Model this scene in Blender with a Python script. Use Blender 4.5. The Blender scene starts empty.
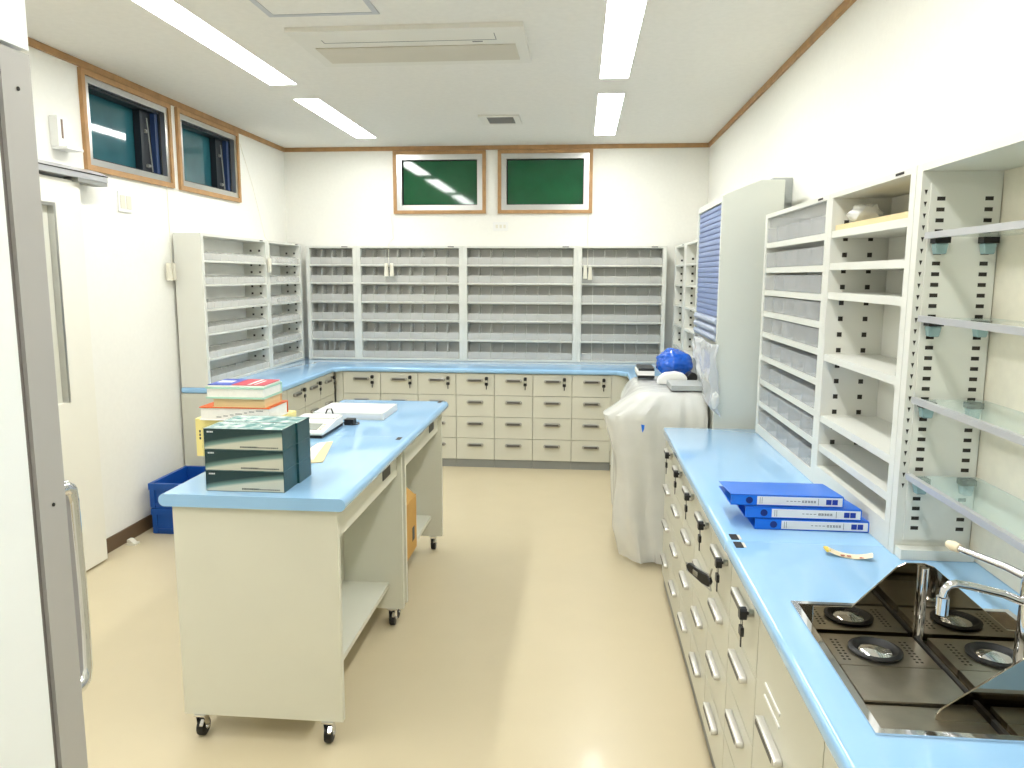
import bpy, bmesh, math, random
from mathutils import Matrix, Vector, noise
random.seed(7)
S = bpy.context.scene
COL = S.collection
PI = math.pi
# ------------------------------------------------------------------ camera
cd = bpy.data.cameras.new('camera'); cam = bpy.data.objects.new('camera', cd); COL.objects.link(cam)
PITCH, YAW, ROLL = 0.142427, 0.089659, 0.003759
_f0 = Vector((-math.sin(YAW), math.cos(YAW), 0)); _r = Vector((math.cos(YAW), math.sin(YAW), 0)); _u0 = Vector((0, 0, 1))
_f = _f0*math.cos(PITCH) - _u0*math.sin(PITCH); _u = _u0*math.cos(PITCH) + _f0*math.sin(PITCH)
_r, _u = _r*math.cos(ROLL) + _u*math.sin(ROLL), _u*math.cos(ROLL) - _r*math.sin(ROLL)
m = Matrix.Identity(4)
for i in range(3):
    m[i][0], m[i][1], m[i][2] = _r[i], _u[i], -_f[i]
m[2][3] = 1.6
cam.matrix_world = m
cd.sensor_width = 36; cd.lens = 36*755.284/1024; cd.clip_start = .02
S.camera = cam
# ------------------------------------------------------------------ world, exposure
w = bpy.data.worlds.new('night'); S.world = w; w.use_nodes = True
w.node_tree.nodes['Background'].inputs[0].default_value = (.02, .03, .05, 1)
w.node_tree.nodes['Background'].inputs[1].default_value = .3
S.view_settings.view_transform = 'Standard'; S.view_settings.look = 'None'
S.view_settings.exposure = 0.43; S.view_settings.gamma = 1
S.view_settings.use_curve_mapping = False
LAMP = 21.0
# ------------------------------------------------------------------ materials
def lin(c):
    return tuple((x/255/12.92 if x/255 <= .04045 else ((x/255+.055)/1.055)**2.4) for x in c)
def mat(name, rgb, rough=.5, metal=0, var=.04, scale=6, bump=0, bscale=60, coat=0, alpha=1, trans=0, ior=1.45, spec=.5):
    M = bpy.data.materials.new(name); M.use_nodes = True
    nt = M.node_tree; N = nt.nodes; b = N['Principled BSDF']
    c = lin(rgb)
    if var:
        tc = N.new('ShaderNodeTexCoord'); nz = N.new('ShaderNodeTexNoise'); nz.inputs['Scale'].default_value = scale
        nz.inputs['Detail'].default_value = 3
        rp = N.new('ShaderNodeValToRGB')
        rp.color_ramp.elements[0].color = tuple(x*(1-var) for x in c)+(1,)
        rp.color_ramp.elements[1].color = tuple(min(1, x*(1+var)) for x in c)+(1,)
        rp.color_ramp.elements[0].position = .3; rp.color_ramp.elements[1].position = .7
        nt.links.new(tc.outputs['Object'], nz.inputs['Vector']); nt.links.new(nz.outputs['Fac'], rp.inputs['Fac'])
        nt.links.new(rp.outputs['Color'], b.inputs['Base Color'])
    else:
        b.inputs['Base Color'].default_value = c+(1,)
    b.inputs['Roughness'].default_value = rough; b.inputs['Metallic'].default_value = metal
    b.inputs['Coat Weight'].default_value = coat; b.inputs['Coat Roughness'].default_value = .05
    b.inputs['Alpha'].default_value = alpha
    b.inputs['Transmission Weight'].default_value = trans; b.inputs['IOR'].default_value = ior
    b.inputs['Specular IOR Level'].default_value = spec
    if bump:
        tc2 = N.new('ShaderNodeTexCoord'); n2 = N.new('ShaderNodeTexNoise'); n2.inputs['Scale'].default_value = bscale
        bp = N.new('ShaderNodeBump'); bp.inputs['Strength'].default_value = bump; bp.inputs['Distance'].default_value = .01
        nt.links.new(tc2.outputs['Object'], n2.inputs['Vector']); nt.links.new(n2.outputs['Fac'], bp.inputs['Height'])
        nt.links.new(bp.outputs['Normal'], b.inputs['Normal'])
    return M
def emit(name, rgb, s):
    M = bpy.data.materials.new(name); M.use_nodes = True; nt = M.node_tree; nt.nodes.clear()
    e = nt.nodes.new('ShaderNodeEmission'); o = nt.nodes.new('ShaderNodeOutputMaterial')
    e.inputs[0].default_value = rgb+(1,); e.inputs[1].default_value = s
    nt.links.new(e.outputs[0], o.inputs[0]); return M
M_wall = mat('wallpaper', (242, 241, 233), .85, var=.012, scale=40, bump=.12, bscale=250)
M_ceil = mat('ceiling_board', (233, 230, 222), .9, var=.02, scale=30, bump=.1, bscale=200)
M_floor = mat('vinyl_floor', (207, 194, 163), .27, var=.012, scale=5, bump=.02, bscale=30, coat=.1)
M_wood = mat('pale_wood', (178, 138, 92), .5, var=.14, scale=14)
M_brown = mat('brown_skirting', (105, 84, 62), .5, var=.06)
M_blue = mat('blue_laminate', (154, 198, 236), .07, var=.015, scale=4, coat=.3)
M_beige = mat('beige_laminate', (212, 211, 196), .35, var=.015, scale=5)
M_cart = mat('cream_laminate', (220, 219, 203), .35, var=.015, scale=5)
M_shelf = mat('offwhite_steel', (222, 222, 213), .35, var=.012, scale=5)
M_shback = mat('grey_steel_back', (248, 248, 242), .5, var=.02)
M_dark = mat('dark_gap', (38, 36, 33), .7, var=.05)
M_slot = mat('slot_dark', (52, 48, 42), .8, var=.05)
M_kick = mat('grey_kick', (140, 142, 138), .5, var=.03)
M_alu = mat('satin_aluminium', (196, 196, 194), .3, 1, var=.03)
M_hand = mat('satin_handle', (214, 212, 206), .35, .55, var=.03)
M_handback = mat('nickel_handle', (172, 170, 164), .3, .85, var=.03)
M_grip = mat('dark_grip', (84, 82, 78), .45, .2, var=.03)
M_chrome = mat('chrome', (225, 225, 228), .06, 1, var=.01)
M_steel = mat('polished_steel', (172, 166, 154), .14, 1, var=.05, scale=12)
M_mirror = mat('mirror_steel', (160, 152, 138), .05, 1, var=.03)
M_plate = mat('brushed_steel_plate', (172, 165, 152), .28, 1, var=.08, scale=25)
M_black = mat('black_plastic', (22, 22, 24), .35, var=.05)
M_rubber = mat('black_rubber', (18, 18, 19), .5, var=.05)
M_key = mat('key_metal', (180, 178, 170), .3, 1, var=.02)
M_bin = mat('clear_bin_plastic', (252, 252, 246), .14, var=.02, alpha=.30)
M_binr = mat('clear_drawer_plastic', (232, 234, 234), .12, var=.06, scale=25, alpha=.24)
M_glass = mat('shelf_glass', (205, 232, 224), .03, var=.01, alpha=.22)
M_rail = mat('grey_rail', (190, 191, 194), .3, .3, var=.02)
M_teal = mat('teal_plastic', (170, 202, 204), .25, var=.05, alpha=.65)
M_white = mat('white_plastic', (238, 238, 234), .35, var=.01)
M_offw = mat('ivory_plastic', (225, 221, 204), .4, var=.015)
M_sensor = mat('sensor_slot', (122, 100, 84), .4, var=.05)
M_acin = mat('ac_flap', (206, 199, 182), .5, var=.02)
M_acw = mat('ac_white', (226, 223, 213), .5, var=.01)
M_vent = mat('vent_grey', (128, 126, 122), .5, var=.04)
M_ggreen = mat('green_night_glass', (22, 88, 54), .05, var=.12, scale=5, coat=.3)
M_gteal = mat('teal_night_glass', (48, 104, 116), .05, var=.2, scale=3, coat=.3)
M_revd = mat('dark_reveal', (26, 34, 42), .5, var=.1)
M_navy = mat('navy_reveal', (44, 66, 108), .4, var=.1)
M_door = mat('white_door', (240, 238, 226), .4, var=.01)
M_pane = mat('frosted_pane', (226, 226, 214), .25, var=.02)
M_fr = mat('fridge_white', (240, 244, 244), .35, var=.01)
M_frg = mat('fridge_grey', (176, 174, 170), .4, .1, var=.02)
M_frd = mat('gasket_grey', (118, 112, 108), .6, var=.03)
M_crate = mat('blue_crate_plastic', (18, 76, 156), .4, var=.06)
M_lab = mat('label_white', (232, 234, 236), .5, var=.02)
M_binder = mat('blue_binder_cover', (20, 114, 230), .3, var=.04, coat=.2)
M_binderd = mat('dark_blue_inside', (14, 42, 120), .4, var=.05)
M_sq = mat('navy_print', (30, 58, 160), .5, var=.05)
M_ink = mat('grey_ink', (120, 122, 128), .6, var=.05)
M_inkd = mat('dark_ink', (70, 74, 72), .6, var=.05)
M_paper = mat('page_white', (243, 240, 230), .7, var=.03, scale=60)
M_manila = mat('manila_paper', (232, 200, 150), .7, var=.05)
M_orange = mat('orange_cover', (232, 104, 32), .4, var=.05)
M_yellow = mat('yellow_card', (246, 230, 150), .5, var=.03)
M_mint = mat('mint_cover', (176, 214, 194), .4, var=.03)
M_bluec = mat('royal_blue_cover', (58, 84, 184), .4, var=.05)
M_redc = mat('red_cover', (196, 48, 70), .4, var=.05)
M_wcov = mat('white_cover', (240, 240, 238), .35, var=.02)
M_card = mat('brown_cardboard', (204, 158, 82), .7, var=.06)
M_lcd = mat('lcd_grey', (150, 156, 148), .25, var=.03)
M_dteal = mat('dark_teal_print', (20, 66, 70), .35, var=.1, scale=20)
M_film = mat('wrap_film', (96, 140, 140), .1, var=.02, alpha=.07, bump=.6, bscale=35)
M_sheet = mat('milky_plastic_sheet', (246, 247, 243), .22, var=.04, scale=8, alpha=.6, bump=.35, bscale=16)
M_sheet2 = mat('thin_clear_sheet', (226, 230, 234), .2, var=.06, scale=9, alpha=.42, bump=.4, bscale=14)
M_mach = mat('machine_white', (216, 217, 206), .4, var=.012)
M_tower = mat('tower_greywhite', (214, 217, 208), .4, var=.01)
M_shut = mat('blue_shutter', (124, 142, 186), .4, var=.04)
M_shutl = mat('pale_shutter', (176, 186, 206), .35, var=.03)
M_bag = mat('blue_bag_plastic', (20, 92, 200), .22, var=.12, scale=15, coat=.4)
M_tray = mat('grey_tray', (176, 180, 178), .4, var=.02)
M_tan = mat('tan_board', (222, 204, 156), .5, var=.08)
M_cream = mat('cream_packet', (240, 226, 196), .4, var=.05)
M_pyel = mat('yellow_packet_end', (236, 204, 80), .4, var=.05)
M_pred = mat('red_print', (190, 84, 74), .5, var=.05)
M_purple = mat('purple_blue_plastic', (70, 80, 190), .3, var=.05)
M_peg = mat('cream_back_panel', (232, 226, 208), .6, var=.03, scale=30)
M_wall_l = emit('lamp_diffuser', (.995, 1, .975), LAMP)
def teal_face():
    M = bpy.data.materials.new('teal_fade_print'); M.use_nodes = True; nt = M.node_tree; b = nt.nodes['Principled BSDF']
    tc = nt.nodes.new('ShaderNodeTexCoord'); sp = nt.nodes.new('ShaderNodeSeparateXYZ')
    nt.links.new(tc.outputs['Generated'], sp.inputs[0])
    # printed wedge: v = z - 0.75*x^0.7 blend
    pw = nt.nodes.new('ShaderNodeMath'); pw.operation = 'POWER'; pw.inputs[1].default_value = .75
    nt.links.new(sp.outputs['X'], pw.inputs[0])
    mu = nt.nodes.new('ShaderNodeMath'); mu.operation = 'MULTIPLY'; mu.inputs[1].default_value = .6
    nt.links.new(pw.outputs[0], mu.inputs[0])
    su = nt.nodes.new('ShaderNodeMath'); su.operation = 'SUBTRACT'
    nt.links.new(sp.outputs['Z'], su.inputs[0]); nt.links.new(mu.outputs[0], su.inputs[1])
    rp = nt.nodes.new('ShaderNodeValToRGB'); e = rp.color_ramp.elements
    e[0].position = -.0; e[0].color = lin((214, 212, 194))+(1,)
    e[1].position = .34; e[1].color = lin((6, 42, 44))+(1,)
    x = rp.color_ramp.elements.new(.12); x.color = lin((120, 152, 142))+(1,)
    nt.links.new(su.outputs[0], rp.inputs[0]); nt.links.new(rp.outputs[0], b.inputs['Base Color'])
    b.inputs['Roughness'].default_value = .55
    return M
M_tface = teal_face()
def topsheen():  # white and teal noise paints the lamp shine of the crumpled wrap
    M = bpy.data.materials.new('painted_wrap_sheen'); M.use_nodes = True; nt = M.node_tree; b = nt.nodes['Principled BSDF']
    tc = nt.nodes.new('ShaderNodeTexCoord'); nz = nt.nodes.new('ShaderNodeTexNoise'); nz.inputs['Scale'].default_value = 22; nz.inputs['Detail'].default_value = 5
    rp = nt.nodes.new('ShaderNodeValToRGB'); e = rp.color_ramp.elements
    e[0].position = .38; e[0].color = lin((96, 150, 150))+(1,); e[1].position = .6; e[1].color = lin((226, 238, 234))+(1,)
    nt.links.new(tc.outputs['Object'], nz.inputs['Vector']); nt.links.new(nz.outputs['Fac'], rp.inputs[0]); nt.links.new(rp.outputs[0], b.inputs['Base Color'])
    b.inputs['Roughness'].default_value = .25
    return M
M_ttop = topsheen()
# ------------------------------------------------------------------ mesh helpers
def bm_new(): return bmesh.new()
def box(bm, x0, x1, y0, y1, z0, z1):
    v = [bm.verts.new(p) for p in ((x0,y0,z0),(x1,y0,z0),(x1,y1,z0),(x0,y1,z0),(x0,y0,z1),(x1,y0,z1),(x1,y1,z1),(x0,y1,z1))]
    for f in ((3,2,1,0),(4,5,6,7),(0,1,5,4),(1,2,6,5),(2,3,7,6),(3,0,4,7)): bm.faces.new([v[i] for i in f])
    return bm
def bx(*a): return box(bm_new(), *a)
def prism(bm, pts, axis, a0, a1):
    """extrude a 2-D outline along axis (x: pts=(y,z); y: pts=(x,z); z: pts=(x,y))"""
    def P(p, a): return {'x': (a, p[0], p[1]), 'y': (p[0], a, p[1]), 'z': (p[0], p[1], a)}[axis]
    A = [bm.verts.new(P(p, a0)) for p in pts]; B = [bm.verts.new(P(p, a1)) for p in pts]
    n = len(pts)
    bm.faces.new(A[::-1]); bm.faces.new(B)
    for i in range(n): bm.faces.new((A[i], A[(i+1) % n], B[(i+1) % n], B[i]))
    bmesh.ops.recalc_face_normals(bm, faces=bm.faces)
    return bm
def tube(bm, pts, r, n=8, cap=True):
    pts = [Vector(p) for p in pts]; rings = []
    rr = r if isinstance(r, (list, tuple)) else [r]*len(pts)
    t0 = (pts[1]-pts[0]).normalized()
    side = t0.cross(Vector((0, 0, 1)))
    if side.length < .05: side = t0.cross(Vector((1, 0, 0)))
    side.normalize()
    for i, p in enumerate(pts):
        t = (pts[min(i+1, len(pts)-1)]-pts[max(i-1, 0)]).normalized()
        side = (side - t*side.dot(t)).normalized(); up = t.cross(side)
        rings.append([bm.verts.new(p+(side*math.cos(2*PI*k/n)+up*math.sin(2*PI*k/n))*rr[i]) for k in range(n)])
    for a, b in zip(rings, rings[1:]):
        for k in range(n): bm.faces.new((a[k], a[(k+1) % n], b[(k+1) % n], b[k]))
    if cap:
        bm.faces.new(rings[0][::-1]); bm.faces.new(rings[-1])
    bmesh.ops.recalc_face_normals(bm, faces=bm.faces)
    return bm
def cyl(bm, p0, p1, r, n=12): return tube(bm, [p0, p1], r, n)
def lathe(bm, prof, c, n=24):
    rings = [[bm.verts.new((c[0]+r*math.cos(2*PI*k/n), c[1]+r*math.sin(2*PI*k/n), c[2]+z)) for k in range(n)] for r, z in prof]
    for a, b in zip(rings, rings[1:]):
        for k in range(n): bm.faces.new((a[k], a[(k+1) % n], b[(k+1) % n], b[k]))
    bm.faces.new(rings[0][::-1]); bm.faces.new(rings[-1])
    bmesh.ops.recalc_face_normals(bm, faces=bm.faces)
    return bm
def to_mesh(name, bm, m, bev=0, seg=2, smooth=False, sharp=True):
    if bev:
        bmesh.ops.bevel(bm, geom=[e for e in bm.edges if len(e.link_faces) == 2 and e.calc_face_angle() > .5], offset=bev, segments=seg, affect='EDGES', profile=.5)
    me = bpy.data.meshes.new(name); bm.to_mesh(me); bm.free()
    me.materials.append(m)
    if smooth:
        for p in me.polygons: p.use_smooth = True
        try: me.set_sharp_from_angle(angle=math.radians(40))
        except Exception: pass
    return me
INV = {}
def link(name, me, parent=None, loc=(0, 0, 0)):
    o = bpy.data.objects.new(name, me); COL.objects.link(o); o.location = loc
    if parent: o.parent = parent
    return o
def part(name, bm, m, parent=None, bev=0, seg=2, smooth=False, world=True, label=None, stuff=False):
    """a part given in world coordinates (world=True) or in its thing's own"""
    root = parent
    while root is not None and root.parent: root = root.parent
    if root is not None and world and root.name in INV: bm.transform(INV[root.name])
    o = link(name, to_mesh(name, bm, m, bev, seg, smooth), parent)
    if label: o['label'] = label
    if stuff: o['kind'] = 'stuff'
    return o
def thing(name, label, cat, loc=(0, 0, 0), rotz=0, group=None):
    o = bpy.data.objects.new(name, None); COL.objects.link(o); o.location = loc; o.rotation_euler = (0, 0, rotz)
    o.empty_display_size = .05
    o['label'] = label; o['category'] = cat
    if group: o['group'] = group
    INV[o.name] = (Matrix.Translation(loc) @ Matrix.Rotation(rotz, 4, 'Z')).inverted()
    return o
def tag(o, label, cat, group=None):
    o['label'] = label; o['category'] = cat
    if group: o['group'] = group
    return o
def single(name, bm, m, label, cat, group=None, bev=0, seg=2, smooth=False):
    """a thing that is one mesh: origin put at its base centre"""
    xs = [v.co for v in bm.verts]
    c = Vector(((min(v.x for v in xs)+max(v.x for v in xs))/2, (min(v.y for v in xs)+max(v.y for v in xs))/2, min(v.z for v in xs)))
    bm.transform(Matrix.Translation(-c))
    o = link(name, to_mesh(name, bm, m, bev, seg, smooth), None, c)
    return tag(o, label, cat, group)
def struct(name, bm, m, parent=None, bev=0, label=None, smooth=False):
    o = link(name, to_mesh(name, bm, m, bev, 2, smooth), parent)
    if not parent: o['kind'] = 'structure'
    if label: o['label'] = label
    return o
def ordn(i):
    return ['first','second','third','fourth','fifth','sixth','seventh','eighth','ninth','tenth','eleventh','twelfth'][i]
# ------------------------------------------------------------------ room
XL, XR, YB, YF, H = -2.71, 1.09, 6.88, -.9, 2.74
T = .12
struct('floor', bx(XL-T, XR+T, YF-T, YB+T, -.1, 0), M_floor)
# ceiling, with holes left for the four-by-two recessed lamps
lampx = [(-1.90, -1.725), (.088, .258)]
lampy = [(5.01, 6.44), (3.2, 4.64), (1.39, 2.83), (-.42, 1.02)]
cb = bm_new()
xs = [XL-T, lampx[0][0], lampx[0][1], lampx[1][0], lampx[1][1], XR+T]
for i in (0, 2, 4): box(cb, xs[i], xs[i+1], YF-T, YB+T, H, H+.1)
ys = [YF-T]
for a, b in reversed(lampy): ys += [a, b]
ys.append(YB+T)
for lx in lampx:
    for k in range(0, len(ys), 2): box(cb, lx[0], lx[1], ys[k], ys[k+1], H, H+.1)
struct('ceiling', cb, M_ceil)
# window openings
WZ0, WZ1 = 2.165, 2.70
wl = [(4.02, 4.92), (5.0, 5.915)]           # left wall, y ranges
wb = [(-1.698, -.859), (-.751, .088)]       # back wall, x ranges
b = bm_new(); box(b, XL-T, XL, YF-T, YB+T, 0, WZ0); box(b, XL-T, XL, YF-T, YB+T, WZ1, H)
ed = [YF-T, wl[0][0], wl[0][1], wl[1][0], wl[1][1], YB+T]
for i in (0, 2, 4): box(b, XL-T, XL, ed[i], ed[i+1], WZ0, WZ1)
struct('wall_left', b, M_wall)
b = bm_new(); box(b, XL, XR, YB, YB+T, 0, 2.15); box(b, XL, XR, YB, YB+T, WZ1, H)
ed = [XL, wb[0][0], wb[0][1], wb[1][0], wb[1][1], XR]
for i in (0, 2, 4): box(b, ed[i], ed[i+1], YB, YB+T, 2.15, WZ1)
struct('wall_back', b, M_wall)
struct('wall_right', bx(XR, XR+T, YF-T, YB+T, 0, H), M_wall)
struct('wall_front', bx(XL, XR, YF-T, YF, 0, H), M_wall)
# wooden ceiling trim and skirting
struct('trim_1', bx(XL+.001, XR-.001, YB-.018, YB-.001, H-.036, H-.001), M_wood, bev=.003)
struct('trim_2', bx(XL+.001, XL+.018, YF+.01, YB-.02, H-.036, H-.001), M_wood, bev=.003)
struct('trim_3', bx(XR-.018, XR-.001, YF+.01, YB-.02, H-.036, H-.001), M_wood, bev=.003)
struct('baseboard_left', bx(XL+.001, XL+.012, 3.86, 4.845, .001, .085), M_brown, bev=.002)
# windows of the back wall: wooden casing, silver sash, green night pane
def window_back(n, x0, x1):
    o = bpy.data.objects.new('window_%d' % n, None); COL.objects.link(o); o['kind'] = 'structure'; o.location = (0, 0, 0)
    z0, z1 = 2.15, WZ1
    def ring(x0, x1, z0, z1, t, y0, y1):
        b = bm_new(); box(b, x0, x0+t, y0, y1, z0, z1); box(b, x1-t, x1, y0, y1, z0, z1)
        box(b, x0+t, x1-t, y0, y1, z1-t, z1); box(b, x0+t, x1-t, y0, y1, z0, z0+t); return b
    struct('casing', ring(x0, x1, z0, z1, .03, YB-.022, YB+.10), M_wood, o, bev=.002)
    struct('sash', ring(x0+.031, x1-.031, z0+.031, z1-.031, .046, YB-.012, YB+.03), M_alu, o, bev=.003)
    struct('sash_shadow', ring(x0+.078, x1-.078, z0+.078, z1-.078, .006, YB+.018, YB+.03), M_dark, o)  # dark ring painted in as the thin shadow between sash and pane
    struct('pane', bx(x0+.078, x1-.078, YB+.031, YB+.038, z0+.078, z1-.078), M_ggreen, o)
    struct('backing', bx(x0+.031, x1-.031, YB+.07, YB+.09, z0+.031, z1-.031), M_dark, o)
    b = bm_new()
    for x in (x0+.05, x1-.05): box(b, x-.012, x+.012, YB-.022, YB-.0125, z1-.14, z1-.06)
    struct('stay', b, M_alu, o, bev=.002)
    return o
window_back(1, *wb[0]); window_back(2, *wb[1])
def window_left(n, y0, y1):
    o = bpy.data.objects.new('window_%d' % n, None); COL.objects.link(o); o['kind'] = 'structure'
    z0, z1 = WZ0, WZ1
    def ring(y0, y1, z0, z1, t, x0, x1):
        b = bm_new(); box(b, x0, x1, y0, y0+t, z0, z1); box(b, x0, x1, y1-t, y1, z0, z1)
        box(b, x0, x1, y0+t, y1-t, z1-t, z1); box(b, x0, x1, y0+t, y1-t, z0, z0+t); return b
    struct('casing', ring(y0, y1, z0, z1, .03, XL-.10, XL+.022), M_wood, o, bev=.002)
    struct('sash', ring(y0+.031, y1-.031, z0+.031, z1-.031, .036, XL-.02, XL+.012), M_alu, o, bev=.003)
    b = ring(y0+.068, y1-.068, z0+.068, z1-.068, .012, XL-.10, XL-.021)
    struct('reveal', b, M_revd, o)
    struct('reveal_jamb', bx(XL-.09, XL-.03, y1-.115, y1-.0815, z0+.081, z1-.081), M_navy, o)
    struct('sash_stile', bx(XL-.105, XL-.06, y1-.23, y1-.116, z0+.081, z1-.081), M_revd, o)
    struct('pane', bx(XL-.118, XL-.11, y0+.03, y1-.03, z0+.03, z1-.03), M_gteal, o)
    b = bm_new(); cyl(b, (XL-.035, y1-.16, z0+.085), (XL-.05, y1-.17, z1-.12), .004, 6)
    cyl(b, (XL-.05, y1-.19, z0+.12), (XL-.05, y1-.165, z0+.12), .012, 8)
    cyl(b, (XL-.06, y1-.19, z1-.20), (XL-.06, y1-.165, z1-.20), .012, 8)
    struct('stay', b, M_kick, o)
    return o
window_left(3, *wl[0]); window_left(4, *wl[1])
# sliding door on the left wall
dr = bpy.data.objects.new('door_1', None); COL.objects.link(dr); dr['kind'] = 'structure'
DX0, DX1 = XL+.025, XL+.075
b = bm_new(); box(b, DX0, DX1, 2.6, 3.515, .012, 2.08); box(b, DX0, DX1, 3.655, 3.86, .012, 2.08)
box(b, DX0, DX1, 3.515, 3.655, .012, .94); box(b, DX0, DX1, 3.515, 3.655, 1.955, 2.08)
struct('leaf', b, M_door, dr)
struct('pane', bx(DX0+.012, DX0+.02, 3.515, 3.655, .94, 1.955), M_pane, dr)
b = bm_new(); box(b, DX0+.02, DX1+.004, 3.638, 3.655, .94, 1.955); box(b, DX0+.02, DX1+.004, 3.515, 3.638, 1.938, 1.955)
struct('pane_frame', b, M_alu, dr, bev=.002)
rl = bpy.data.objects.new('trim_4', None); COL.objects.link(rl); rl['kind'] = 'structure'
b = bm_new(); prism(b, [(XL+.001, 2.095), (XL+.112, 2.095), (XL+.112, 2.13), (XL+.06, 2.155), (XL+.001, 2.155)], 'y', 2.6, 4.05)
struct('rail_cover', b, M_rail, rl, bev=.002)
struct('rail_groove', bx(XL+.1125, XL+.116, 2.6, 4.048, 2.124, 2.128), M_dark, rl)
struct('rail_stop', bx(XL+.03, XL+.11, 3.80, 4.045, 2.075, 2.0945), M_kick, rl)
# ------------------------------------------------------------------ ceiling fittings
names = ['far', 'near', 'overhead', 'rear']
for i, lx in enumerate(lampx):
    for j, ly in enumerate(lampy):
        t = thing('ceiling_lamp', 'long white recessed ceiling lamp, %s one of the %s row' % (
            ['farthest', 'second farthest', 'third farthest', 'nearest'][j], ['left', 'right'][i]), 'ceiling lamp',
            (sum(lx)/2, sum(ly)/2, H), 0, 'recessed ceiling lamps')
        g = .001
        b = bm_new(); box(b, lx[0]+g, lx[1]-g, ly[0]+g, ly[1]-g, H+.085, H+.1)
        for a in ((lx[0]+g, lx[0]+.004, ly[0]+g, ly[1]-g), (lx[1]-.004, lx[1]-g, ly[0]+g, ly[1]-g), (lx[0]+.004, lx[1]-.004, ly[0]+g, ly[0]+.004), (lx[0]+.004, lx[1]-.004, ly[1]-.004, ly[1]-g)):
            box(b, a[0], a[1], a[2], a[3], H-.002, H+.085)
        part('housing', b, M_white, t)
        part('diffuser', bx(lx[0]+.005, lx[1]-.005, ly[0]+.005, ly[1]-.005, H+.004, H+.012), M_wall_l, t)
t = thing('ceiling_air_conditioner', 'white ceiling cassette air conditioner with one long outlet flap', 'air conditioner', (-.84, 3.9, H))
X0, X1, Y0, Y1 = -1.395, -.28, 3.605, 4.2
part('panel', bx(X0, X1, Y0, Y1, H-.022, H-.0005), M_acw, t, bev=.006)
part('outlet_flap', bx(X0+.06, X1-.055, Y0+.25, Y1-.085, H-.0275, H-.0225), M_acin, t, bev=.002)
b = bm_new(); box(b, X0+.13, X1-.14, Y0+.175, Y0+.179, H-.0235, H-.0224); box(b, X1-.144, X1-.14, Y0+.08, Y0+.175, H-.0235, H-.0224); box(b, X0+.13, X0+.134, Y0+.13, Y0+.175, H-.0235, H-.0224)
part('panel_joint', b, M_vent, t)
part('maker_mark', bx(X1-.26, X1-.21, Y0+.195, Y0+.21, H-.0235, H-.0224), M_vent, t)
t = thing('ceiling_vent', 'small square grey louvred vent in the ceiling', 'vent', (-.6, 5.73, H))
b = bm_new(); box(b, -.755, -.46, 5.59, 5.62, H-.012, H-.0005); box(b, -.755, -.46, 5.86, 5.9, H-.012, H-.0005); box(b, -.755, -.70, 5.62, 5.86, H-.012, H-.0005); box(b, -.505, -.46, 5.62, 5.86, H-.012, H-.0005)
part('frame', b, M_acw, t, bev=.002)
part('backing', bx(-.70, -.505, 5.62, 5.86, H-.003, H-.0005), M_dark, t)
for k in range(8):
    y = 5.627+.03*k
    part('slat', bx(-.70, -.505, y, y+.018, H-.010, H-.004), M_vent, t)
t = thing('ceiling_hatch', 'square ceiling access hatch outlined by a grey metal frame', 'hatch', (-1.15, 3.2, H))
HX0, HX1, HY0, HY1 = -1.40, -.90, 2.93, 3.45
b = bm_new(); g_ = .026
box(b, HX0, HX1, HY0, HY0+g_, H-.005, H-.0005); box(b, HX0, HX1, HY1-g_, HY1, H-.005, H-.0005); box(b, HX0, HX0+g_, HY0+g_, HY1-g_, H-.005, H-.0005); box(b, HX1-g_, HX1, HY0+g_, HY1-g_, H-.005, H-.0005)
part('frame', b, M_rail, t)
part('panel', bx(HX0+.027, HX1-.027, HY0+.027, HY1-.027, H-.003, H-.0005), M_ceil, t)
# ------------------------------------------------------------------ wall fittings
t = thing('wall_sensor', 'white wall box with a brown vertical slot above the sliding door rail', 'sensor', (XL, 3.82, 2.25))
part('case', bx(XL+.001, XL+.045, 3.765, 3.845, 2.25, 2.40), M_white, t, bev=.006)
part('slot', bx(XL+.0451, XL+.047, 3.792, 3.805, 2.29, 2.385), M_sensor, t)
part('shelf', bx(XL+.001, XL+.085, 3.77, 3.90, 2.236, 2.249), M_white, t, bev=.003)
t = thing('light_switch', 'white two-gang wall switch right of the sliding door', 'switch', (XL, 4.36, 1.97))
part('plate', bx(XL+.001, XL+.01, 4.30, 4.43, 1.965, 2.08), M_white, t, bev=.004)
for y in (4.335, 4.395): part('rocker', bx(XL+.0101, XL+.015, y-.022, y+.022, 1.985, 2.06), M_offw, t, bev=.003)
t = thing('wall_socket', 'small white socket plate under the back windows', 'socket', (-.73, YB, 2.0))
part('plate', bx(-.795, -.66, YB-.009, YB-.001, 2.0, 2.075), M_white, t, bev=.003)
for x in (-.76, -.725, -.69): part('outlet', bx(x-.01, x+.01, YB-.012, YB-.0091, 2.022, 2.052), M_offw, t, bev=.002)
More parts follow.
